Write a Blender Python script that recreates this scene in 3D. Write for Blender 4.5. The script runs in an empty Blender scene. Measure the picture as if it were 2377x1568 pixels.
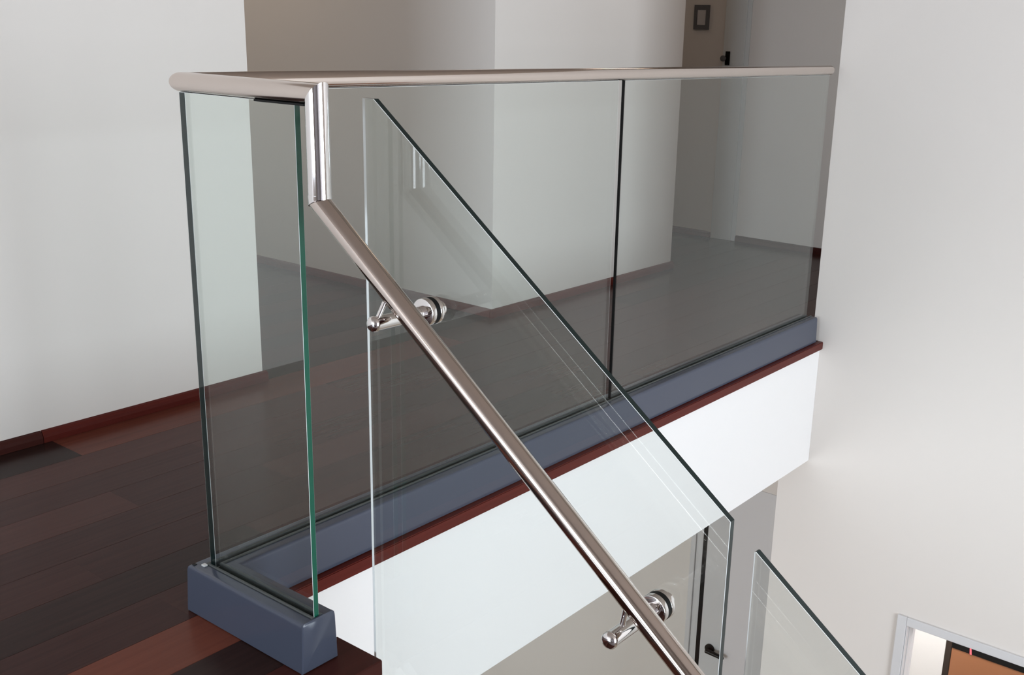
import bpy, bmesh, math, random
from mathutils import Vector, Matrix
random.seed(7)
S = 1.15                       # survey units -> metres
sc = bpy.context.scene
COL = sc.collection

# ------------------------------------------------------------------ camera
cam_d = bpy.data.cameras.new('camera')
cam = bpy.data.objects.new('camera', cam_d); COL.objects.link(cam)
RT = Vector((0.61003565, -0.79177218, 0.03087576))
UP = Vector((0.20316084, 0.19395499, 0.95974327))
FW = Vector((0.76588653, 0.57920486, -0.27917656))
m = Matrix.Identity(4)
for i, v in enumerate((RT, UP, -FW)):
    for r in range(3): m[r][i] = v[r]
m.translation = Vector((-1.08604188, -1.64790643, 1.10064428)) * S
cam.matrix_world = m
cam_d.sensor_fit = 'HORIZONTAL'; cam_d.sensor_width = 36
cam_d.lens = 2494.287 / 2377 * 36
cam_d.shift_x = -123.33 / 2377; cam_d.shift_y = 16.16 / 2377
cam_d.clip_start = 0.02
sc.camera = cam

# ------------------------------------------------------------------ light, exposure
sc.view_settings.view_transform = 'Standard'; sc.view_settings.look = 'None'
sc.view_settings.gamma = 1; sc.view_settings.use_curve_mapping = False
sc.view_settings.exposure = 0.10
sc.cycles.transparent_max_bounces = 32
sc.cycles.max_bounces = 14; sc.cycles.diffuse_bounces = 8; sc.cycles.glossy_bounces = 8
sc.cycles.use_denoising = True
sc.cycles.sample_clamp_indirect = 8
w = bpy.data.worlds.new('sky'); sc.world = w; w.use_nodes = True
w.node_tree.nodes['Background'].inputs[0].default_value = (0.80, 0.89, 1.0, 1)
w.node_tree.nodes['Background'].inputs[1].default_value = 1.0

def area(name, loc, direction, sx, sy, power, col):
    d = bpy.data.lights.new(name, 'AREA'); d.shape = 'RECTANGLE'
    d.size = sx * S; d.size_y = sy * S; d.energy = power; d.color = col
    o = bpy.data.objects.new(name, d); COL.objects.link(o)
    o.location = Vector(loc) * S
    o.rotation_euler = Vector(direction).to_track_quat('-Z', 'Y').to_euler()
    return o
# daylight: window_1 at the end of the stairwell, window_2 in the far west wall, plus an added unseen window as fill for the lower floor
area('daylight_end_window', (-0.05, -5.66, 0.65), (0, 1, 0), 2.4, 2.8, 412, (0.865, 0.905, 1.0))
area('daylight_west_window', (-5.16, -0.25, 1.05), (1, 0, 0), 2.5, 1.7, 222, (0.83, 0.89, 1.0))
area('fill_lower_opening', (-1.51, 1.4, -1.8), (1, 0, 0), 2.0, 1.8, 92, (0.93, 0.94, 1.0))  # added fill through an unseen opening, brightens the lower wall and door
area('passage_fill_light', (1.5, 2.5, 2.07), (0, 0, -1), 0.16, 0.16, 3.0, (1.0, 0.80, 0.60))  # added warm fill for the dim passage wall
area('hall_fill_light', (3.8, 2.3, 2.07), (0, 0, -1), 0.16, 0.16, 1.2, (1.0, 0.80, 0.62))  # added warm fill for the back wall of the hall
area('landing_fill_light', (2.95, 0.5, 2.07), (0, 0, -1), 0.34, 0.34, 1.8, (1.0, 0.80, 0.64))  # added warm fill for the right end of the middle wall
# ceiling lamp of the lower room behind the right wall
area('lower_room_lamp', (2.98, -0.5, -0.62), (0, 0, -1), 0.3, 0.3, 22, (1, 0.97, 0.95))

# ------------------------------------------------------------------ materials
def mat(name, col, rough=0.5, metal=0.0, spec=0.5, coat=0.0):
    mt = bpy.data.materials.new(name); mt.use_nodes = True
    b = mt.node_tree.nodes['Principled BSDF']
    b.inputs['Base Color'].default_value = (*col, 1); b.inputs['Roughness'].default_value = rough
    b.inputs['Metallic'].default_value = metal; b.inputs['Specular IOR Level'].default_value = spec
    b.inputs['Coat Weight'].default_value = coat
    return mt
def nodes(mt): return mt.node_tree.nodes, mt.node_tree.links, mt.node_tree.nodes['Principled BSDF']

def paint(name, col, bump=0.01):
    mt = mat(name, col, 0.62, spec=0.3)
    N, K, b = nodes(mt)
    tc = N.new('ShaderNodeTexCoord'); nz = N.new('ShaderNodeTexNoise')
    nz.inputs['Scale'].default_value = 160; nz.inputs['Detail'].default_value = 3
    K.new(tc.outputs['Object'], nz.inputs['Vector'])
    bp = N.new('ShaderNodeBump'); bp.inputs['Strength'].default_value = bump; bp.inputs['Distance'].default_value = 0.002
    K.new(nz.outputs['Fac'], bp.inputs['Height']); K.new(bp.outputs['Normal'], b.inputs['Normal'])
    return mt

def timber(name, dark, light, rough=0.24, vary=0.5, axis='X'):
    """dark hardwood, grain along the board, each board a tone of its own"""
    mt = mat(name, dark, rough, spec=0.09)
    N, K, b = nodes(mt)
    tc = N.new('ShaderNodeTexCoord'); oi = N.new('ShaderNodeObjectInfo')
    add = N.new('ShaderNodeVectorMath'); add.operation = 'ADD'
    mul = N.new('ShaderNodeMath'); mul.operation = 'MULTIPLY'; mul.inputs[1].default_value = 37
    K.new(oi.outputs['Random'], mul.inputs[0])
    K.new(tc.outputs['Object'], add.inputs[0]); K.new(mul.outputs[0], add.inputs[1])
    mp = N.new('ShaderNodeMapping')
    mp.inputs['Scale'].default_value = (1.3, 34, 34) if axis == 'X' else (34, 1.3, 34)
    K.new(add.outputs[0], mp.inputs['Vector'])
    nz = N.new('ShaderNodeTexNoise'); nz.inputs['Scale'].default_value = 2.2
    nz.inputs['Detail'].default_value = 6; nz.inputs['Roughness'].default_value = 0.6; nz.inputs['Distortion'].default_value = 0.5
    K.new(mp.outputs['Vector'], nz.inputs['Vector'])
    sm = N.new('ShaderNodeMath'); sm.operation = 'MULTIPLY_ADD'; sm.inputs[1].default_value = vary
    K.new(oi.outputs['Random'], sm.inputs[0])
    h = N.new('ShaderNodeMath'); h.operation = 'MULTIPLY'; h.inputs[1].default_value = 0.75
    K.new(nz.outputs['Fac'], h.inputs[0]); K.new(h.outputs[0], sm.inputs[2])
    cr = N.new('ShaderNodeValToRGB')
    cr.color_ramp.elements[0].position = 0.2; cr.color_ramp.elements[0].color = (*dark, 1)
    cr.color_ramp.elements[1].position = 0.95; cr.color_ramp.elements[1].color = (*light, 1)
    K.new(sm.outputs[0], cr.inputs['Fac']); K.new(cr.outputs['Color'], b.inputs['Base Color'])
    bp = N.new('ShaderNodeBump'); bp.inputs['Strength'].default_value = 0.02; bp.inputs['Distance'].default_value = 0.0004
    K.new(nz.outputs['Fac'], bp.inputs['Height']); K.new(bp.outputs['Normal'], b.inputs['Normal'])
    return mt

def steel(name, col, rough):
    mt = mat(name, col, rough, metal=1.0)
    N, K, b = nodes(mt)
    tc = N.new('ShaderNodeTexCoord'); nz = N.new('ShaderNodeTexNoise')
    nz.inputs['Scale'].default_value = 14; nz.inputs['Detail'].default_value = 5
    K.new(tc.outputs['Object'], nz.inputs['Vector'])
    mr = N.new('ShaderNodeMapRange'); mr.inputs['To Min'].default_value = rough * 0.75; mr.inputs['To Max'].default_value = rough * 1.35
    K.new(nz.outputs['Fac'], mr.inputs['Value']); K.new(mr.outputs['Result'], b.inputs['Roughness'])
    return mt

def glass(name, tint):
    """clear sheet: tinted straight transmission plus mirror reflection by Schlick's Fresnel term"""
    mt = bpy.data.materials.new(name); mt.use_nodes = True
    N, K = mt.node_tree.nodes, mt.node_tree.links; N.clear()
    out = N.new('ShaderNodeOutputMaterial'); mix = N.new('ShaderNodeMixShader')
    tr = N.new('ShaderNodeBsdfTransparent'); tr.inputs['Color'].default_value = (*tint, 1)
    gl = N.new('ShaderNodeBsdfGlossy'); gl.inputs['Roughness'].default_value = 0.0; gl.inputs['Color'].default_value = (0.97, 1, 0.99, 1)
    ge = N.new('ShaderNodeNewGeometry'); dot = N.new('ShaderNodeVectorMath'); dot.operation = 'DOT_PRODUCT'
    K.new(ge.outputs['Normal'], dot.inputs[0]); K.new(ge.outputs['Incoming'], dot.inputs[1])
    ab = N.new('ShaderNodeMath'); ab.operation = 'ABSOLUTE'; K.new(dot.outputs['Value'], ab.inputs[0])
    om = N.new('ShaderNodeMath'); om.operation = 'SUBTRACT'; om.inputs[0].default_value = 1; K.new(ab.outputs[0], om.inputs[1])
    pw = N.new('ShaderNodeMath'); pw.operation = 'POWER'; pw.inputs[1].default_value = 5; K.new(om.outputs[0], pw.inputs[0])
    ma = N.new('ShaderNodeMath'); ma.operation = 'MULTIPLY_ADD'; ma.inputs[1].default_value = 0.957; ma.inputs[2].default_value = 0.043
    K.new(pw.outputs[0], ma.inputs[0]); K.new(ma.outputs[0], mix.inputs['Fac'])
    K.new(tr.outputs[0], mix.inputs[1]); K.new(gl.outputs[0], mix.inputs[2]); K.new(mix.outputs[0], out.inputs['Surface'])
    return mt

M = {}
M['wall'] = paint('wall_paint', (0.80, 0.76, 0.72))
M['dark_unseen_wall'] = paint('dark_unseen_wall_paint', (0.22, 0.19, 0.19))  # dark tone given to unseen walls to dim reflections in steel and glass
M['fascia'] = paint('white_fascia_paint', (0.86, 0.86, 0.855))
M['ceiling'] = paint('ceiling_paint', (0.47, 0.40, 0.35))
M['door_paint'] = mat('grey_white_door_enamel', (0.76, 0.79, 0.79), 0.35)
M['casing'] = mat('white_casing_enamel', (0.70, 0.70, 0.71), 0.35)
M['plank'] = timber('dark_floorboards', (0.037, 0.0148, 0.0130), (0.077, 0.030, 0.0245))
M['plank_red'] = timber('red_brown_floorboards', (0.095, 0.027, 0.018), (0.165, 0.050, 0.031))
M['plank_black'] = timber('blackish_floorboards', (0.016, 0.008, 0.007), (0.042, 0.020, 0.017))
M['mahogany'] = timber('mahogany_trim', (0.072, 0.013, 0.010), (0.135, 0.024, 0.018), 0.3, 0.3)
M['nosing_dark'] = timber('dark_mahogany', (0.040, 0.012, 0.010), (0.072, 0.021, 0.017), 0.3, 0.3)
M['pale_floor'] = timber('pale_bounce_floor', (0.36, 0.29, 0.22), (0.48, 0.39, 0.30), 0.35)  # unseen lower floor, pale tone picked to bounce more light
M['tread'] = timber('stair_timber', (0.035, 0.013, 0.010), (0.085, 0.034, 0.024))
M['rail'] = steel('satin_stainless', (0.66, 0.59, 0.545), 0.10)
M['rail_bright'] = steel('polished_stainless_tube', (0.62, 0.55, 0.51), 0.045)
M['chrome'] = steel('mirror_stainless', (0.80, 0.78, 0.78), 0.05)
M['shoe'] = mat('slate_blue_powder_coat', (0.061, 0.071, 0.102), 0.15, spec=0.40)
M['gasket'] = mat('grey_green_rubber', (0.055, 0.062, 0.062), 0.42)
M['black'] = mat('black_rubber_and_gap_shade', (0.004, 0.004, 0.004), 0.5, spec=0.2)  # rubber and black fittings, also the shade painted in the door gap
M['dark_metal'] = mat('dark_bronze_metal', (0.02, 0.018, 0.016), 0.35, metal=0.6)
M['grey_plate'] = mat('dark_grey_plastic', (0.135, 0.135, 0.145), 0.4)
M['pale_plate'] = mat('pale_grey_plastic', (0.62, 0.60, 0.60), 0.4)
M['glass'] = glass('clear_glass', (0.952, 0.970, 0.963))
M['edge'] = mat('unlit_polished_glass_edge', (0.006, 0.017, 0.017), 0.18, spec=0.35)  # same edge glass as the green one, its unlit look put into the colour
M['edge_lit_green'] = mat('lit_green_glass_edge', (0.009, 0.105, 0.065), 0.15, spec=0.4)  # same edge glass, the light coming through it put into the colour
M['arris'] = mat('ground_arris_and_edge_light', (0.88, 0.92, 0.91), 0.35)  # pale ground arris, its white also stands in for light in the edge
M['brown'] = mat('tan_brown_board', (0.235, 0.098, 0.044), 0.4)
M['darkwood'] = mat('black_brown_frame', (0.018, 0.011, 0.008), 0.35)
M['pink'] = mat('pink_ribbon', (0.75, 0.12, 0.15), 0.5)
M['clear_pack'] = mat('pale_plastic_packer', (0.6, 0.62, 0.62), 0.3)

# ------------------------------------------------------------------ helpers
def link(name, me, mts, parent=None):
    for q in (mts if isinstance(mts, (list, tuple)) else [mts]): me.materials.append(q)
    o = bpy.data.objects.new(name, me); COL.objects.link(o)
    if parent is not None: o.parent = parent
    return o
def make(name, verts, faces, mts, parent=None, fm=None, smooth=False, org=None):
    """mesh from survey-unit vertices; its origin sits at org, or at the parent's origin"""
    if org is None: org = Vector(parent['org']) if parent is not None and 'org' in parent else Vector((0, 0, 0))
    org = Vector(org)
    me = bpy.data.meshes.new(name)
    me.from_pydata([(Vector(v) - org) * S for v in verts], [], faces)
    if fm: me.polygons.foreach_set('material_index', fm)
    bm = bmesh.new(); bm.from_mesh(me); bmesh.ops.recalc_face_normals(bm, faces=bm.faces)
    bm.to_mesh(me); bm.free()
    if smooth:
        me.polygons.foreach_set('use_smooth', [True] * len(me.polygons))
        try: me.set_sharp_from_angle(angle=math.radians(38))
        except Exception: pass
    me.update()
    o = link(name, me, mts, parent)
    if parent is None: o.location = org * S
    return o
def box(name, a, b, mt, parent=None, bevel=0.0, seg=2, org=None):
    x0, x1 = sorted((a[0], b[0])); y0, y1 = sorted((a[1], b[1])); z0, z1 = sorted((a[2], b[2]))
    V = [(x, y, z) for x in (x0, x1) for y in (y0, y1) for z in (z0, z1)]
    F = [(0, 1, 3, 2), (4, 6, 7, 5), (0, 4, 5, 1), (2, 3, 7, 6), (0, 2, 6, 4), (1, 5, 7, 3)]
    o = make(name, V, F, mt, parent, org=org)
    if bevel:
        bm = bmesh.new(); bm.from_mesh(o.data)
        bmesh.ops.bevel(bm, geom=bm.edges[:], offset=bevel * S, segments=seg, affect='EDGES', profile=0.6)
        bm.to_mesh(o.data); bm.free()
    return o
def struct(o):
    o['kind'] = 'structure'; return o
def thing(name, org, label, cat, group=None):
    o = bpy.data.objects.new(name, None); COL.objects.link(o); o.empty_display_size = 0.05
    o.location = Vector(org) * S; o['org'] = list(org); o['label'] = label; o['category'] = cat
    if group: o['group'] = group
    return o
def tag(o, label, cat, group=None):
    o['label'] = label; o['category'] = cat
    if group: o['group'] = group
    return o
def ring(c, d, r, n, plane=None):
    """circle of radius r round axis d at c, slid along d on to a cutting plane (its normal)"""
    d = Vector(d).normalized(); c = Vector(c)
    u = d.orthogonal().normalized(); v = d.cross(u); out = []
    for k in range(n):
        a = 2 * math.pi * k / n
        p = c + r * (math.cos(a) * u + math.sin(a) * v)
        if plane is not None:
            p = p - d * ((p - c).dot(plane) / d.dot(plane))
        out.append(p)
    return out
def tube(name, a, b, r, mt, parent=None, na=None, nb=None, n=56, caps=True, prof=None, org=None):
    """cylinder a->b; na/nb cut its ends to a mitre plane; prof = [(t along axis from a, radius)] for turned shapes"""
    a = Vector(a); b = Vector(b); d = (b - a).normalized()
    rings = []
    if prof:
        for t, rr in prof: rings.append(ring(a + d * t, d, rr, n))
    else:
        rings = [ring(a, d, r, n, Vector(na) if na else None), ring(b, d, r, n, Vector(nb) if nb else None)]
    V = [p for R in rings for p in R]; F = []
    for i in range(len(rings) - 1):
        for k in range(n):
            F.append((i * n + k, i * n + (k + 1) % n, (i + 1) * n + (k + 1) % n, (i + 1) * n + k))
    if caps:
        F.append(tuple(range(n))); F.append(tuple((len(rings) - 1) * n + k for k in range(n)))
    return make(name, V, F, mt, parent, smooth=True, org=org)

# ------------------------------------------------------------------ measures (survey units)
LW = 2.645          # face of the right wall
YW = 1.085          # face of left wall and middle wall
CE = 2.10           # upper ceiling
FL = -2.95          # lower floor
NY = -0.057         # front of the long nosing
FY = -0.045         # face of the fascia
FZ = -0.488         # bottom of the fascia
X2, X3, X4 = 2.0365, 3.365, 4.25

# ------------------------------------------------------------------ setting
struct(box('wall_left', (-5.1, YW, -0.02), (0.9325, YW + 0.12, CE), M['wall']))
struct(box('wall_middle', (X2, YW, 0), (X3, 3.7, CE), M['wall']))
struct(box('wall_back', (X4, -0.3, -0.02), (X4 + 0.1, 3.7, CE), M['wall']))
struct(box('wall_south', (-5.1, -2.6, -0.02), (-1.35, -2.5, CE), M['dark_unseen_wall']))
struct(box('wall_passage', (0.83, YW + 0.12, 0), (0.9325, 3.7, CE), M['wall']))
struct(box('wall_north', (0.83, 3.7, FZ), (X4 + 0.1, 3.8, CE), M['wall']))
struct(box('wall_hall', (LW + 0.1, -0.4, FZ), (X4, -0.3, CE), M['wall']))
struct(box('ceiling', (-5.2, -5.6, CE), (X4 + 0.1, 3.8, CE + 0.1), M['ceiling']))

# right wall: one slab with the lower doorway cut out, its lower half running on under the landing
DY0, DY1, DH = -0.509, -1.24, -1.0385
def prism(name, poly_yz, x0, x1, mt, parent=None):
    n = len(poly_yz)
    V = [(x0, y, z) for y, z in poly_yz] + [(x1, y, z) for y, z in poly_yz]
    F = [tuple(range(n)), tuple(range(n, 2 * n))] + [(i, (i + 1) % n, n + (i + 1) % n, n + i) for i in range(n)]
    return make(name, V, F, mt, parent)
struct(prism('wall_right', [(-5.6, FL), (-5.6, CE), (-0.012, CE), (-0.012, FZ), (0.075, FZ), (0.075, FL), (DY0, FL), (DY0, DH), (DY1, DH), (DY1, FL)], LW, LW + 0.1, M['wall']))

struct(box('added_reflection_block', (-1.349, -0.355, FL), (0.066, -0.31, FZ - 0.001), M['dark_unseen_wall']))  # added unseen wall, keeps the bright lower level out of the glass reflections
# end wall with window_1, stair-side wall with window_2
def holed_wall(name, axis, at, thick, a0, a1, z0, z1, h):
    """rectangular wall slab across axis with one opening h = (a0, a1, z0, z1)"""
    A = [(a0, z0), (a1, z0), (a1, z1), (a0, z1)]; B = [(h[0], h[2]), (h[1], h[2]), (h[1], h[3]), (h[0], h[3])]
    V = []
    for q in (at, at + thick):
        for u, z in A + B: V.append((u, q, z) if axis == 'Y' else (q, u, z))
    F = []
    for k in range(4):
        j = (k + 1) % 4
        F += [(k, j, 4 + j, 4 + k), (8 + k, 8 + j, 12 + j, 12 + k), (k, j, 8 + j, 8 + k), (4 + k, 4 + j, 12 + j, 12 + k)]
    return struct(make(name, V, F, M['wall']))
W1 = (-1.25, 1.15, -0.75, 2.05); W2 = (-1.5, 1.0, 0.2, 1.9); W3 = (0.4, 2.4, -2.7, -0.9)
holed_wall('wall_end', 'Y', -5.6, 0.1, -1.35, LW, FL, CE, W1)
holed_wall('wall_west', 'X', -5.1, 0.1, -2.6, YW, -0.02, CE, W2)
holed_wall('wall_lower_side', 'X', -1.45, 0.1, -0.3, 3.1, FL, FZ, W3)
struct(box('wall_stair', (-1.45, -2.5, FL), (-1.35, -0.3, -0.021), M['dark_unseen_wall']))
struct(box('wall_stair_high', (-1.45, -5.6, FL), (-1.35, -2.5, CE), M['dark_unseen_wall']))
def window(name, axis, at, h, nx, nz):
    a0, a1, z0, z1 = h; fw = 0.045; dd = 0.05
    def bx(nm, ua, ub, za, zb, d0, d1, mt, par):
        A = (ua, at + d0, za) if axis == 'Y' else (at + d0, ua, za)
        B = (ub, at + d1, zb) if axis == 'Y' else (at + d1, ub, zb)
        return box(nm, A, B, mt, par)
    g = thing_struct(name, (a0, at, z0) if axis == 'Y' else (at, a0, z0))
    bx('frame_rail', a0, a1, z0, z0 + fw, 0, dd, M['casing'], g); bx('frame_rail', a0, a1, z1 - fw, z1, 0, dd, M['casing'], g)
    bx('frame_stile', a0, a0 + fw, z0 + fw, z1 - fw, 0, dd, M['casing'], g); bx('frame_stile', a1 - fw, a1, z0 + fw, z1 - fw, 0, dd, M['casing'], g)
    for k in range(1, nx):
        u = a0 + (a1 - a0) * k / nx; bx('mullion', u - 0.02, u + 0.02, z0 + fw, z1 - fw, 0.005, dd - 0.005, M['casing'], g)
    for k in range(1, nz):
        z = z0 + (z1 - z0) * k / nz; bx('transom', a0 + fw, a1 - fw, z - 0.02, z + 0.02, 0.008, dd - 0.008, M['casing'], g)
    bx('pane', a0 + fw, a1 - fw, z0 + fw, z1 - fw, 0.022, 0.028, M['glass'], g)
def thing_struct(name, org):
    o = bpy.data.objects.new(name, None); COL.objects.link(o); o.location = Vector(org) * S
    o['org'] = list(org); o['kind'] = 'structure'; return o
window('window_1', 'Y', -5.58, W1, 2, 2)
window('window_2', 'X', -5.08, W2, 3, 1)
window('added_window_3', 'X', -1.43, W3, 2, 1)  # unseen opening added to light the lower wall

# upper floor: slab, boards, nosings
FP = [(-5.0, -2.5), (-1.36, -2.5), (-1.36, -0.36), (0.07, -0.36), (0.07, FY + 0.01), (X4, FY + 0.01), (X4, 3.7), (0.9325, 3.7), (0.9325, YW), (-5.0, YW)]
nf = len(FP)
fl = struct(make('floor', [(x, y, z) for z in (FZ, -0.02) for x, y in FP],
                 [tuple(range(nf)), tuple(range(nf, 2 * nf))] + [(i, (i + 1) % nf, nf + (i + 1) % nf, nf + i) for i in range(nf)], M['ceiling'], org=(0, 0, 0)))
fl['org'] = [0, 0, 0]
def plank(x0, x1, y0, y1, mt, z1=0.0):
    """floorboard with eased long edges; origin kept at its own end so the grain differs"""
    g = 0.0001; e = 0.0005; zb = -0.0198
    x0 += g; x1 -= g; y0 += g; y1 -= g
    pr = [(y0, zb), (y0, z1 - e), (y0 + e, z1), (y1 - e, z1), (y1, z1 - e), (y1, zb)]
    V = [(x, y, z) for x in (x0, x1) for y, z in pr]
    F = [(0, 1, 2, 3, 4, 5), (6, 7, 8, 9, 10, 11)] + [(i, (i + 1) % 6, 6 + (i + 1) % 6, 6 + i) for i in range(6)]
    return make('plank', V, F, mt, fl)
def row(y0, y1, xa, xb, joints, mts):
    xs = [xa] + [j for j in joints if xa + 0.02 < j < xb - 0.02] + [xb]
    for i in range(len(xs) - 1): plank(xs[i], xs[i + 1], y0, y1, mts[i % len(mts)])
PB, PR, PK = M['plank'], M['plank_red'], M['plank_black']
# boards at the head of the stairs (short, behind the top nosing)
row(-0.125, 0.01, -5.0, 0.066, [-3.2, -1.5], [PB, PB, PR])
row(-0.25, -0.125, -5.0, 0.066, [-2.4, -0.9], [PB, PB, PK])
row(-0.36, -0.25, -5.0, -1.346, [-3.6, -1.9], [PB, PB, PK])
# landing
rowmats = [[PB, PB, PB], [PB, PB, PK], [PB, PB, PB], [PB, PB, PB], [PB, PB, PB]]
y = 0.01; k = 0
while y < YW - 0.001:
    y1 = min(y + 0.13, YW)
    if y1 > YW - 0.04: y1 = YW
    if abs(y - 0.92) < 0.01: row(y, y1, -5.0, X4, [-2.6, -1.1, 0.235, 1.7, 3.0], [PB, PB, PK, PR, PB, PK])
    else: row(y, y1, -5.0, X4, [-4.7 + 0.55 * ((k * 3) % 4) + 1.55 * j + 0.21 * (k % 3) for j in range(7)], rowmats[k % 5])
    y = y1; k += 1
yy = -0.36; k = 0
while yy > -2.49:
    y2 = max(yy - 0.13, -2.5)
    row(y2, yy, -5.0, -1.36, [-4.0 + 0.45 * (k % 3), -2.3 + 0.4 * (k % 2)], [PB, PK, PB]); yy = y2; k += 1
# passage and hall beyond
for xa, xb in ((0.9325, X2), (X3, X4)):
    yy = YW; q = 0
    while yy < 3.69:
        y2 = min(yy + 0.13, 3.7)
        row(yy, y2, xa, xb, [xa + 0.35 + 0.31 * (q % 3)] if q % 4 == 1 else [], [PB, PK] if q % 2 else [PK, PB]); yy = y2; q += 1
# strip of boards beyond the right wall, front of the long shoe
row(FY + 0.01, 0.01, 0.066, X4, [1.2, 2.6], [PB, PB, PK])
# nosing boards (overhang the fascia)
def nosing(poly, lab, mt=None):
    n = len(poly); t = 0.030
    V = [(x, yy, -t) for x, yy in poly] + [(x, yy, 0.0) for x, yy in poly]
    F = [tuple(range(n)), tuple(range(n, 2 * n))] + [(i, (i + 1) % n, n + (i + 1) % n, n + i) for i in range(n)]
    o = make('nosing', V, F, mt or M['mahogany'], fl)
    bm = bmesh.new(); bm.from_mesh(o.data)
    bmesh.ops.bevel(bm, geom=bm.edges[:], offset=0.0022 * S, segments=2, affect='EDGES'); bm.to_mesh(o.data); bm.free()
    o['label'] = lab
nosing([(0.0835, NY), (LW - 0.001, NY), (LW - 0.001, FY + 0.0095), (0.0835, FY + 0.0095)], 'mahogany nosing board along the front edge of the landing')
nosing([(0.0665, -0.2497), (0.0835, -0.2497), (0.0835, FY + 0.0093), (0.0665, FY + 0.0093)], 'short dark nosing board beside the stair opening', M['nosing_dark'])
tp = [(-0.3715, -0.002), (-0.3715, -0.030), (-0.3605, -0.030), (-0.3605, -0.0199), (-0.2502, -0.0199), (-0.2502, -0.0003), (-0.2508, 0.0), (-0.3695, 0.0)]
V = [(x, yy, z) for x in (-1.345, 0.0835) for yy, z in tp]; nt = len(tp)
o = make('nosing', V, [tuple(range(nt)), tuple(range(nt, 2 * nt))] + [(i, (i + 1) % nt, nt + (i + 1) % nt, nt + i) for i in range(nt)], M['nosing_dark'], fl)
o['label'] = 'broad dark nosing board of the top stair'

struct(box('wall_front', (0.0705, FY, FZ), (LW - 0.0005, FY + 0.009, -0.031), M['fascia']))

# baseboards: slim mahogany beads
def bead(name, p0, p1, nrm, h=0.0335, d=0.014):
    p0 = Vector((*p0, 0)); p1 = Vector((*p1, 0)); nn = Vector((*nrm, 0))
    pr = [(0.0005, 0.0004), (d, 0.0004), (d, h * 0.45), (d * 0.86, h * 0.72), (d * 0.55, h * 0.92), (0.0005, h)]
    V = [p + nn * a + Vector((0, 0, z)) for p in (p0, p1) for a, z in pr]
    n = len(pr)
    F = [tuple(range(n)), tuple(range(n, 2 * n))] + [(i, (i + 1) % n, n + (i + 1) % n, n + i) for i in range(n)]
    return struct(make(name, V, F, M['mahogany']))
bead('baseboard_left', (0.213, YW), (0.945, YW), (0, -1))
bead('baseboard_west', (-5.0, YW), (0.211, YW), (0, -1)).data.materials[0] = M['nosing_dark']
bead('baseboard_middle', (X2 - 0.013, YW), (X3 + 0.013, YW), (0, -1))
bead('baseboard_passage', (X2, YW + 0.001), (X2, 3.69), (-1, 0))
bead('baseboard_hall', (X3, YW + 0.001), (X3, 3.69), (1, 0))
bead('baseboard_back', (X4, -0.29), (X4, 1.208), (-1, 0)).data.materials[0] = M['nosing_dark']
bead('baseboard_far', (X4, 1.369), (X4, 3.69), (-1, 0))

lamp = tube('added_fill_lamp', (1.5, 2.5, CE - 0.0005), (1.5, 2.5, CE - 0.022), 0, M['casing'], None, n=32, org=(1.5, 2.5, CE), prof=[(0, 0.11), (0.018, 0.11), (0.022, 0.10)])  # added unseen fixture to go with the fill light
tag(lamp, 'added flat round fill lamp, unseen in the passage behind the left wall', 'lamp')
lamp2 = lamp.copy(); COL.objects.link(lamp2); lamp2.location = Vector((3.8, 2.3, CE)) * S
lamp2['label'] = 'added flat round fill lamp, unseen in the hall beyond the middle wall'; lamp['group'] = lamp2['group'] = 'added flat fill lamps upstairs'
lamp3 = lamp.copy(); COL.objects.link(lamp3); lamp3.location = Vector((2.95, 0.5, CE)) * S
lamp3.scale = (1.7, 1.7, 1); lamp3['label'] = 'added wider flat round fill lamp, unseen over the landing near the right wall'; lamp3['group'] = lamp['group']
# narrow door lining on the back wall with its black latch
d1 = thing_struct('door_1', (X4, 1.29, 0)); 
box('casing', (X4 - 0.012, 1.237, 0.0005), (X4 - 0.0005, 1.366, 1.98), M['door_paint'], d1, 0.002)
box('stop', (X4 - 0.006, 1.2115, 0.0005), (X4 - 0.0005, 1.2365, 1.98), M['grey_plate'], d1).data.materials[0] = M['door_paint']
lt = box('latch_plate', (X4 - 0.018, 1.321, 0.955), (X4 - 0.0122, 1.3475, 1.028), M['black'], d1, 0.001)
tube('latch_knob', (X4 - 0.0182, 1.352, 0.990), (X4 - 0.040, 1.352, 0.990), 0.0, M['grey_plate'], d1, n=20, prof=[(0, 0.008), (0.008, 0.008), (0.010, 0.016), (0.019, 0.016), (0.022, 0.011)])
sw = thing('switch_plate', (X4, 1.5165, 1.137), 'dark grey framed switch plate on the shaded back wall beside the pale door lining', 'switch')
def frame_yz(name, x0, x1, y0, y1, z0, z1, wd, mt, parent, wz=None):
    wz = wz or wd
    A = [(y0, z0), (y1, z0), (y1, z1), (y0, z1)]; B = [(y0 + wd, z0 + wz), (y1 - wd, z0 + wz), (y1 - wd, z1 - wz), (y0 + wd, z1 - wz)]
    V = [(x, *q) for x in (x0, x1) for q in A + B]; F = []
    for k in range(4):
        j = (k + 1) % 4
        F += [(k, j, 4 + j, 4 + k), (8 + k, 8 + j, 12 + j, 12 + k), (k, j, 8 + j, 8 + k), (4 + k, 4 + j, 12 + j, 12 + k)]
    return make(name, V, F, mt, parent)
frame_yz('surround', X4 - 0.012, X4 - 0.0005, 1.4705, 1.564, 1.137, 1.266, 0.019, M['grey_plate'], sw, 0.024)
box('rocker', (X4 - 0.009, 1.4897, 1.1612), (X4 - 0.0006, 1.5448, 1.2418), M['pale_plate'], sw, 0.002)

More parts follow.
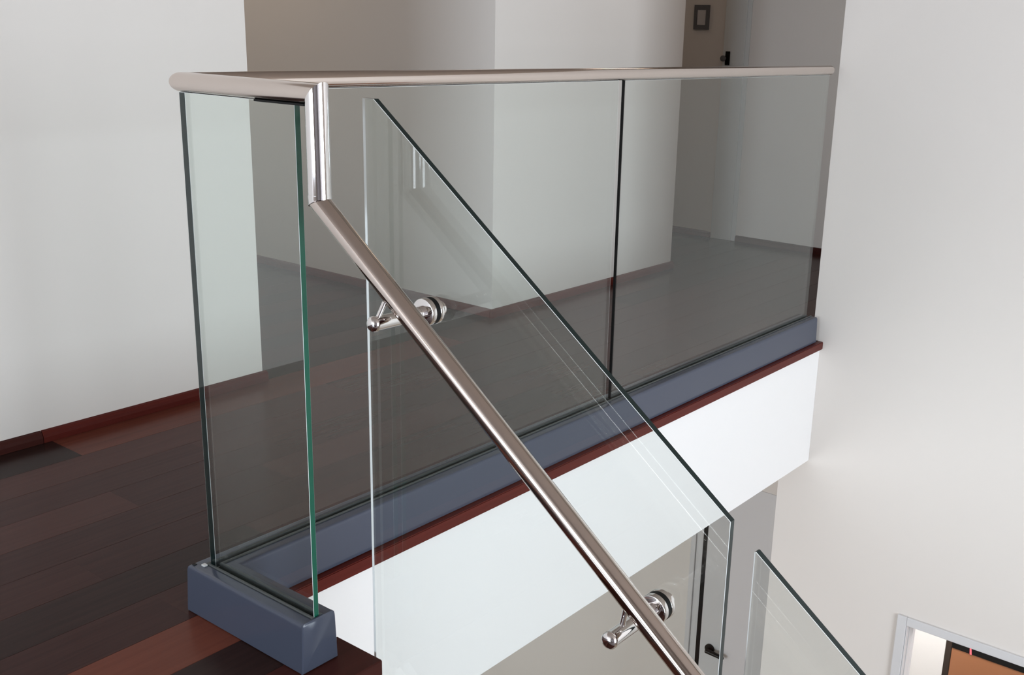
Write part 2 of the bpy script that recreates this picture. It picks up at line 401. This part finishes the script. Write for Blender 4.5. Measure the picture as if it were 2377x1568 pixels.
# lower level
f2 = struct(box('floor_lower', (-1.45, -5.6, FL - 0.1), (X4 + 0.1, 3.7, FL), M['pale_floor']))
LX = 3.45
struct(box('wall_lower', (LX, 0.0755, FL), (LX + 0.1, 3.7, FZ), M['wall']))
struct(box('wall_lower_west', (-1.45, 3.0, FL), (LX, 3.1, FZ), M['wall']))
struct(box('wall_room_back', (3.75, -2.2, FL), (3.85, 0.0, FZ), M['fascia']))
struct(box('wall_room_side', (LW + 0.1, -0.1, FL), (3.75, 0.0, FZ), M['fascia']))
struct(box('wall_room_near', (LW + 0.1, -2.3, FL), (3.85, -2.2, FZ), M['fascia']))
struct(box('ceiling_room', (LW + 0.1, -2.3, FZ), (3.85, -0.0, FZ + 0.08), M['fascia']))
# door_2: ajar lower door in its moulded lining, under the landing
d2 = thing_struct('door_2', (LX, 0.55, FL)); ZH = -1.045
for (ya, yb, dd) in ((0.820, 0.840, 0.016), (0.841, 0.868, 0.010), (0.869, 0.897, 0.020)):
    box('casing', (LX - dd, ya, FL + 0.001), (LX - 0.0005, yb, ZH + 0.05), M['casing'], d2, 0.003)
box('head_casing', (LX - 0.030, 0.13, ZH + 0.0008), (LX - 0.0006, 0.8195, ZH + 0.09), M['wall'], d2, 0.001)
box('painted_gap_shade', (LX - 0.0290, 0.795, FL + 0.001), (LX - 0.0005, 0.8195, ZH + 0.0015), M['black'], d2)  # black strip paints the darkness of the open gap beside the leaf
lf = box('leaf', (LX - 0.030, 0.13, FL + 0.006), (LX - 0.0005, 0.7945, ZH), M['casing'], d2, 0.002)
lf['org'] = list(d2['org'])
tube('handle_rose', (LX - 0.0305, 0.732, -2.015), (LX - 0.040, 0.732, -2.015), 0.027, M['dark_metal'], lf, n=28)
tube('handle_neck', (LX - 0.0402, 0.732, -2.015), (LX - 0.068, 0.732, -2.015), 0.008, M['dark_metal'], lf, n=20)
tube('handle_lever', (LX - 0.062, 0.742, -2.015), (LX - 0.062, 0.640, -2.021), 0, M['dark_metal'], lf, n=20, prof=[(0, 0.008), (0.004, 0.0135), (0.08, 0.0115), (0.104, 0.0105), (0.110, 0.005)])
box('strike_plate', (LX - 0.018, 0.8185, -2.06), (LX - 0.004, 0.8215, -2.005), M['dark_metal'], d2)
# door_3: open doorway in the right wall
d3 = thing_struct('door_3', (LW, DY0, FL)); cw = 0.0365
box('casing', (LW - 0.010, DY0, FL + 0.001), (LW - 0.0005, DY0 + cw, DH + 0.0355), M['casing'], d3, 0.0025)
box('casing', (LW - 0.010, DY1 - cw, FL + 0.001), (LW - 0.0005, DY1, DH + 0.0355), M['casing'], d3, 0.0025)
box('head_casing', (LW - 0.0095, DY1 + 0.0002, DH), (LW - 0.0005, DY0 - 0.0002, DH + 0.035), M['casing'], d3, 0.0025)
for q, (xa, xb, yt) in enumerate(((LW - 0.004, LW + 0.020, 0.004), (LW + 0.026, LW + 0.066, 0.006), (LW + 0.074, LW + 0.104, 0.004))):
    box('jamb', (xa, DY0 - yt, FL + 0.001), (xb, DY0 - 0.0004, DH - 0.001), M['casing'], d3, 0.0015)

# ------------------------------------------------------------------ stairs
st = thing('staircase', (-0.6, -0.38, FL), 'dark timber staircase descending from the landing beside the sloped glass', 'stairs')
rise, going = 0.1553, 0.2037; y0s = -0.3725
ns = 18
for i in range(ns):
    zt = -rise * (i + 1); ya = y0s - going * i
    box('tread', (-1.345, ya - going - 0.012, zt - 0.03), (0.066, ya, zt), M['tread'], st, 0.002)
    box('riser', (-1.345, ya - 0.0002, zt - 0.0), (0.064, ya + 0.011, zt + rise - 0.031), M['tread'], st)
sl = rise / going
L2 = y0s - going * ns
V = [(x, yy, z) for x in (0.0665, 0.0795) for yy, z in ((y0s, -0.035), (y0s, -0.33), (L2, -0.33 + sl * (L2 - y0s)), (L2, -0.035 + sl * (L2 - y0s)))]
make('stringer', V, [(0, 1, 2, 3), (4, 5, 6, 7), (0, 1, 5, 4), (1, 2, 6, 5), (2, 3, 7, 6), (3, 0, 4, 7)], M['fascia'], st)

# ------------------------------------------------------------------ glass balustrade
def pane(name, org, plane, at, poly, t, label, edges=None, c=0.0005, group=None, arr=None):
    """sheet of thickness t across 'plane' at 'at'; poly = CCW convex outline in the sheet; polished edges, ground arrises.
    edges maps outline edge index -> slot 1 edge painted unlit / 3 edge painted lit green; arr = edge index -> arris width"""
    n = len(poly); P = [Vector(q) for q in poly]; edges = edges or {}; arr = arr or {}
    cen = sum(P, Vector((0, 0))) / n
    def inset():
        lines = []
        for i in range(n):
            a, b = P[i], P[(i + 1) % n]; d = (b - a).normalized(); nr = Vector((-d.y, d.x))
            if nr.dot(cen - a) < 0: nr = -nr
            lines.append((a + nr * arr.get(i, c), d))
        out = []
        for i in range(n):
            (a, d), (b, e) = lines[i - 1], lines[i]
            den = d.x * e.y - d.y * e.x; tt = ((b.x - a.x) * e.y - (b.y - a.y) * e.x) / den
            out.append(a + d * tt)
        return out
    I = inset(); h = t / 2
    def to3(q, o): return (at + o, q.x, q.y) if plane == 'X' else (q.x, at + o, q.y)
    V = [to3(q, -h) for q in I] + [to3(q, -h + c) for q in P] + [to3(q, h - c) for q in P] + [to3(q, h) for q in I]
    F = [tuple(range(n)), tuple(range(3 * n, 4 * n))]; fm = [0, 0]
    far = lambda i: 0 if edges.get(i, 1) == 0 else 2
    for i in range(n):
        j = (i + 1) % n
        F.append((i, j, n + j, n + i)); fm.append(2 if i in arr else far(i))
        F.append((n + i, n + j, 2 * n + j, 2 * n + i)); fm.append(edges.get(i, 1))
        F.append((2 * n + i, 2 * n + j, 3 * n + j, 3 * n + i)); fm.append(far(i))
    o = make(name, V, F, [M['glass'], M['edge'], M['arris'], M['edge_lit_green']], fm=fm, org=org)
    o['org'] = list(org); tag(o, label, 'glass panel', group); return o
T = 0.0110
G = 'clear glass balustrade panels'
pane('glass_balustrade', (0, -0.15, 0.085), 'X', 0.0, [(-0.2965, 0.085), (0.0055, 0.085), (0.0055, 0.9835), (-0.2965, 0.9835)], T,
     'narrow clear glass panel with bright green edge on the short shoe return', {3: 3}, group=G)
pane('glass_balustrade', (0.64, 0, 0.085), 'Y', 0.0, [(0.0062, 0.085), (1.2825, 0.085), (1.2825, 0.9835), (0.0062, 0.9835)], T,
     'wide clear glass panel along the landing edge, left of the black joint', {1: 0, 3: 0}, group=G, arr={1: 0.0011})
pane('glass_balustrade', (1.94, 0, 0.085), 'Y', 0.0, [(1.3125, 0.085), (2.585, 0.085), (2.585, 0.9835), (1.3125, 0.9835)], T,
     'clear glass panel on the landing between the black joint and the right wall', {1: 0, 3: 0}, group=G, arr={1: 0.0011})
js = box('joint_seal', (1.3095, -0.0040, 0.100), (1.3124, 0.0040, 0.9835), M['black'], None, org=(1.31, 0, 0.1))
tag(js, 'thin black vertical joint seal between the two long landing glass panels', 'seal')
xg = 0.1023; gs = 0.754
zt = lambda yy: 0.991 + gs * (yy + 0.362)
gp1 = pane('glass_balustrade', (xg, -0.68, -0.4), 'X', xg, [(-1.0392, -0.68), (-0.336, -0.15), (-0.336, 0.991), (-0.362, 0.991), (-1.0392, zt(-1.0392))], T,
     'sloped top glass panel beside the stairs behind the slanting handrail', {1: 0}, group=G, arr={1: 0.0062})  # arris widened to paint the light-filled left edge
gp2 = pane('glass_balustrade', (xg, -1.43, -0.9), 'X', xg, [(-1.7800, -1.24), (-1.0775, -0.71), (-1.0775, zt(-1.0795) - 0.001), (-1.0800, zt(-1.0795)), (-1.7800, zt(-1.78))], T,
     'lower sloped glass panel at the bottom edge in front of the right wall', {1: 0}, group=G, arr={1: 0.0016})
for par, spots in ((gp1, ((-0.50, -0.14), (-0.88, -0.43))), (gp2, ((-1.25, -0.70), (-1.62, -0.98)))):
    for yy, zz in spots:
        tube('standoff', (0.0797, yy, zz), (0.120, yy, zz), 0, M['chrome'], par, n=28, prof=[(0, 0.016), (0.0165, 0.016), (0.0166, 0.0162), (0.0285, 0.0162), (0.030, 0.018), (0.038, 0.018), (0.040, 0.015)])

# ------------------------------------------------------------------ base shoe (L shaped channel with cladding)
sh = thing('base_shoe', (0, 0, 0), 'slate blue L shaped base channel holding the landing glass panels', 'channel')
XE, YE = LW - 0.030, -0.2985
def sweep(name, prof, mt, smooth=True, x_end=XE, y_end=YE):
    """profile (offset outwards, z) run along the long leg, mitred round the corner, down the short leg"""
    n = len(prof); V = []; F = []
    V += [(x_end, o, z) for o, z in prof]; V += [(-o, o, z) for o, z in prof]; V += [(-o, y_end, z) for o, z in prof]
    for i in range(n):
        j = (i + 1) % n
        F += [(i, j, n + j, n + i), (n + i, n + j, 2 * n + j, 2 * n + i)]
    F += [tuple(range(n)), tuple(range(2 * n, 3 * n))]
    return make(name, V, F, mt, sh, smooth=smooth)
HS = 0.0975
outer = [(0.0399, 0.002), (0.0366, 0.0885), (0.0354, 0.0945), (0.0325, HS - 0.0005), (0.0295, HS), (0.0130, HS), (0.0122, HS - 0.004), (0.0122, 0.080)]
sweep('channel_body', outer + [(-o, z) for o, z in reversed(outer)], M['shoe'])
gk = [(0.0120, 0.0805), (0.0120, HS + 0.0015), (0.0105, HS + 0.0032), (0.0072, HS + 0.0028), (0.0058, HS + 0.0005), (0.0058, 0.0805)]
sweep('gasket', gk, M['gasket']); sweep('gasket', [(-o, z) for o, z in gk], M['gasket'])
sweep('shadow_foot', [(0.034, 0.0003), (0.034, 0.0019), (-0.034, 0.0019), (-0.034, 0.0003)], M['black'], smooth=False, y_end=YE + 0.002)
# end plate: tapered with a soft top, a shallow crown where the glass comes out
ep = [(0.0402, 0.0015), (0.0366, 0.0885), (0.0350, 0.0950), (0.0315, 0.0985), (-0.0315, 0.0985), (-0.0350, 0.0950), (-0.0366, 0.0885), (-0.0402, 0.0015)]
n = len(ep)
V = [(o, YE - 0.0002, z) for o, z in ep] + [(o, YE - 0.0035, z) for o, z in ep] + [(o * 0.965, YE - 0.0050, 0.003 + (z - 0.0015) * 0.965) for o, z in ep]
F = [tuple(range(n)), tuple(range(2 * n, 3 * n))] + [(r * n + i, r * n + (i + 1) % n, (r + 1) * n + (i + 1) % n, (r + 1) * n + i) for r in range(2) for i in range(n)]
make('end_plate', V, F, M['shoe'], sh, smooth=True)
o = box('packer', (-0.0215, 0.0035, HS + 0.0002), (-0.0135, 0.0130, HS + 0.0035), M['clear_pack'], sh, 0.0008); o['label'] = 'pale plastic packer at the corner'
o = box('packer', (-0.0300, 0.0230, HS + 0.0002), (-0.0235, 0.0300, HS + 0.0010), M['black'], sh); o['label'] = 'small black gap at the corner mitre'

# ------------------------------------------------------------------ handrail
hr = thing('handrail', (0, 0, 1.0), 'tubular stainless handrail along the landing glass and down the stairs', 'handrail')
R = 0.0163; PY = -0.3430; SZ = 0.8365
sa = math.atan(0.7625); sd = Vector((0, -math.cos(sa), -math.sin(sa)))
tube('long_rail', (0, 0, 1), (LW - 0.053, 0, 1), R, M['rail'], hr, na=(1, 1, 0), nb=None)
tube('rail_end_cap', (LW - 0.0529, 0, 1), (LW - 0.04, 0, 1), 0, M['rail'], hr, prof=[(0, R), (0.004, R), (0.009, R * 0.86), (0.012, R * 0.6), (0.0135, R * 0.2)])
tube('short_rail', (0, 0, 1), (0, PY, 1), R, M['rail'], hr, na=(1, 1, 0), nb=(0, 1, 1))
o = tube('rail_post', (0, PY, 1), (0, PY, SZ), 0.0180, M['chrome'], hr, na=(0, 1, 1), nb=tuple(sd + Vector((0, 0, -1))))
o['label'] = 'mirror bright upright tube joining the short rail to the sloped rail'
b = Vector((0, PY, SZ)) + sd * 1.9
tube('sloped_rail', (0, PY, SZ), b, R, M['rail_bright'], hr, na=tuple(sd + Vector((0, 0, -1))))
box('slot_gasket', (-0.0080, PY + 0.021, 0.9806), (0.0080, -0.20, 0.9842), M['black'], hr, 0.001)
tube('bead', (0.0, PY, 0.848), (0.0, PY, 0.842), 0.0184, M['chrome'], hr, n=48)

# ------------------------------------------------------------------ handrail brackets on the sloped glass
def bracket(yy, zz, za, label, xa=-0.022, xb=-0.012):
    t = thing('handrail_bracket', (xg, yy, zz), label, 'bracket', 'handrail brackets on the sloped glass')
    f = xg - T / 2
    tube('base_disc', (f - 0.0001, yy, zz), (f - 0.0070, yy, zz), 0, M['chrome'], t, prof=[(0, 0.0222), (0.0060, 0.0222), (0.0069, 0.0218)])
    tube('gasket', (f - 0.0071, yy, zz), (f - 0.0164, yy, zz), 0.0219, M['black'], t)
    tube('clamp_disc', (f - 0.0165, yy, zz), (f - 0.0262, yy, zz), 0, M['chrome'], t, prof=[(0, 0.0222), (0.0088, 0.0222), (0.0094, 0.0219), (0.0097, 0.0212)])
    tube('back_washer', (xg + T / 2 + 0.0001, yy, zz), (xg + T / 2 + 0.004, yy, zz), 0.0120, M['chrome'], t)
    tube('collar', (f - 0.0263, yy, zz), (f - 0.050, yy, zz), 0, M['chrome'], t, prof=[(0, 0.0118), (0.011, 0.0118), (0.0112, 0.0110), (0.0125, 0.0110), (0.0127, 0.0118), (0.0215, 0.0118), (0.0219, 0.0106)])
    tube('arm', (f - 0.0501, yy, zz), (-0.0285, yy, za), 0.0112, M['chrome'], t)
    tube('arm_end_cap', (-0.0286, yy, za), (-0.0395, yy, za), 0, M['chrome'], t, prof=[(0, 0.0100), (0.0008, 0.0100), (0.0010, 0.0122), (0.0050, 0.0119), (0.0080, 0.0097), (0.0098, 0.0056), (0.0105, 0.0015)])
    # pin leaning up to the underside of the sloped rail
    yt = yy - 0.004
    zr = SZ + 0.7625 * (yt - PY) - math.sqrt(R * R - xb ** 2) / math.cos(sa)
    tube('pin', (xa, yy, za + 0.0086), (xb, yt, zr + 0.0008), 0.0040, M['chrome'], t, n=28)
bracket(-0.4928, 0.6738, 0.6752, 'upper polished steel bracket clamping the handrail to the sloped glass')
bracket(-0.9410, 0.3222, 0.3226, 'lower polished steel bracket near the bottom of the slanting handrail', -0.003, -0.002)

# ------------------------------------------------------------------ through the lower doorway
cb = thing('cabinet', (3.3, -0.95, FL), 'tall tan brown cabinet in a black frame seen through the lower doorway', 'cabinet')
CX, CY0, CY1, CZ = 3.30, -0.488, -1.45, -1.415
box('carcass', (CX + 0.012, CY0 - 0.002, FL + 0.001), (CX + 0.35, CY1 + 0.002, CZ), M['darkwood'], cb)
box('stile', (CX, CY0 - 0.028, FL + 0.002), (CX + 0.0118, CY0, CZ), M['darkwood'], cb, 0.003)
box('top_rail', (CX, CY1, -1.4465), (CX + 0.0118, CY0 - 0.0282, CZ), M['black'], cb, 0.001)
box('front_panel', (CX + 0.003, CY1, FL + 0.01), (CX + 0.0117, CY0 - 0.0284, -1.4467), M['brown'], cb)
rb = make('ribbon', [(CX - 0.002, -0.590, -1.410), (CX - 0.002, -0.597, -1.410), (CX - 0.002, -0.603, -1.4475), (CX - 0.002, -0.594, -1.4475),
                     (CX - 0.0005, -0.590, -1.410), (CX - 0.0005, -0.597, -1.410), (CX - 0.0005, -0.603, -1.4475), (CX - 0.0005, -0.594, -1.4475)],
          [(0, 1, 2, 3), (4, 5, 6, 7), (0, 1, 5, 4), (1, 2, 6, 5), (2, 3, 7, 6), (3, 0, 4, 7)], M['pink'], org=(CX, -0.595, -1.45))
tag(rb, 'thin pink ribbon across the black top edge of the brown cabinet', 'ribbon')
for o in bpy.data.objects:
    if 'org' in o: del o['org']
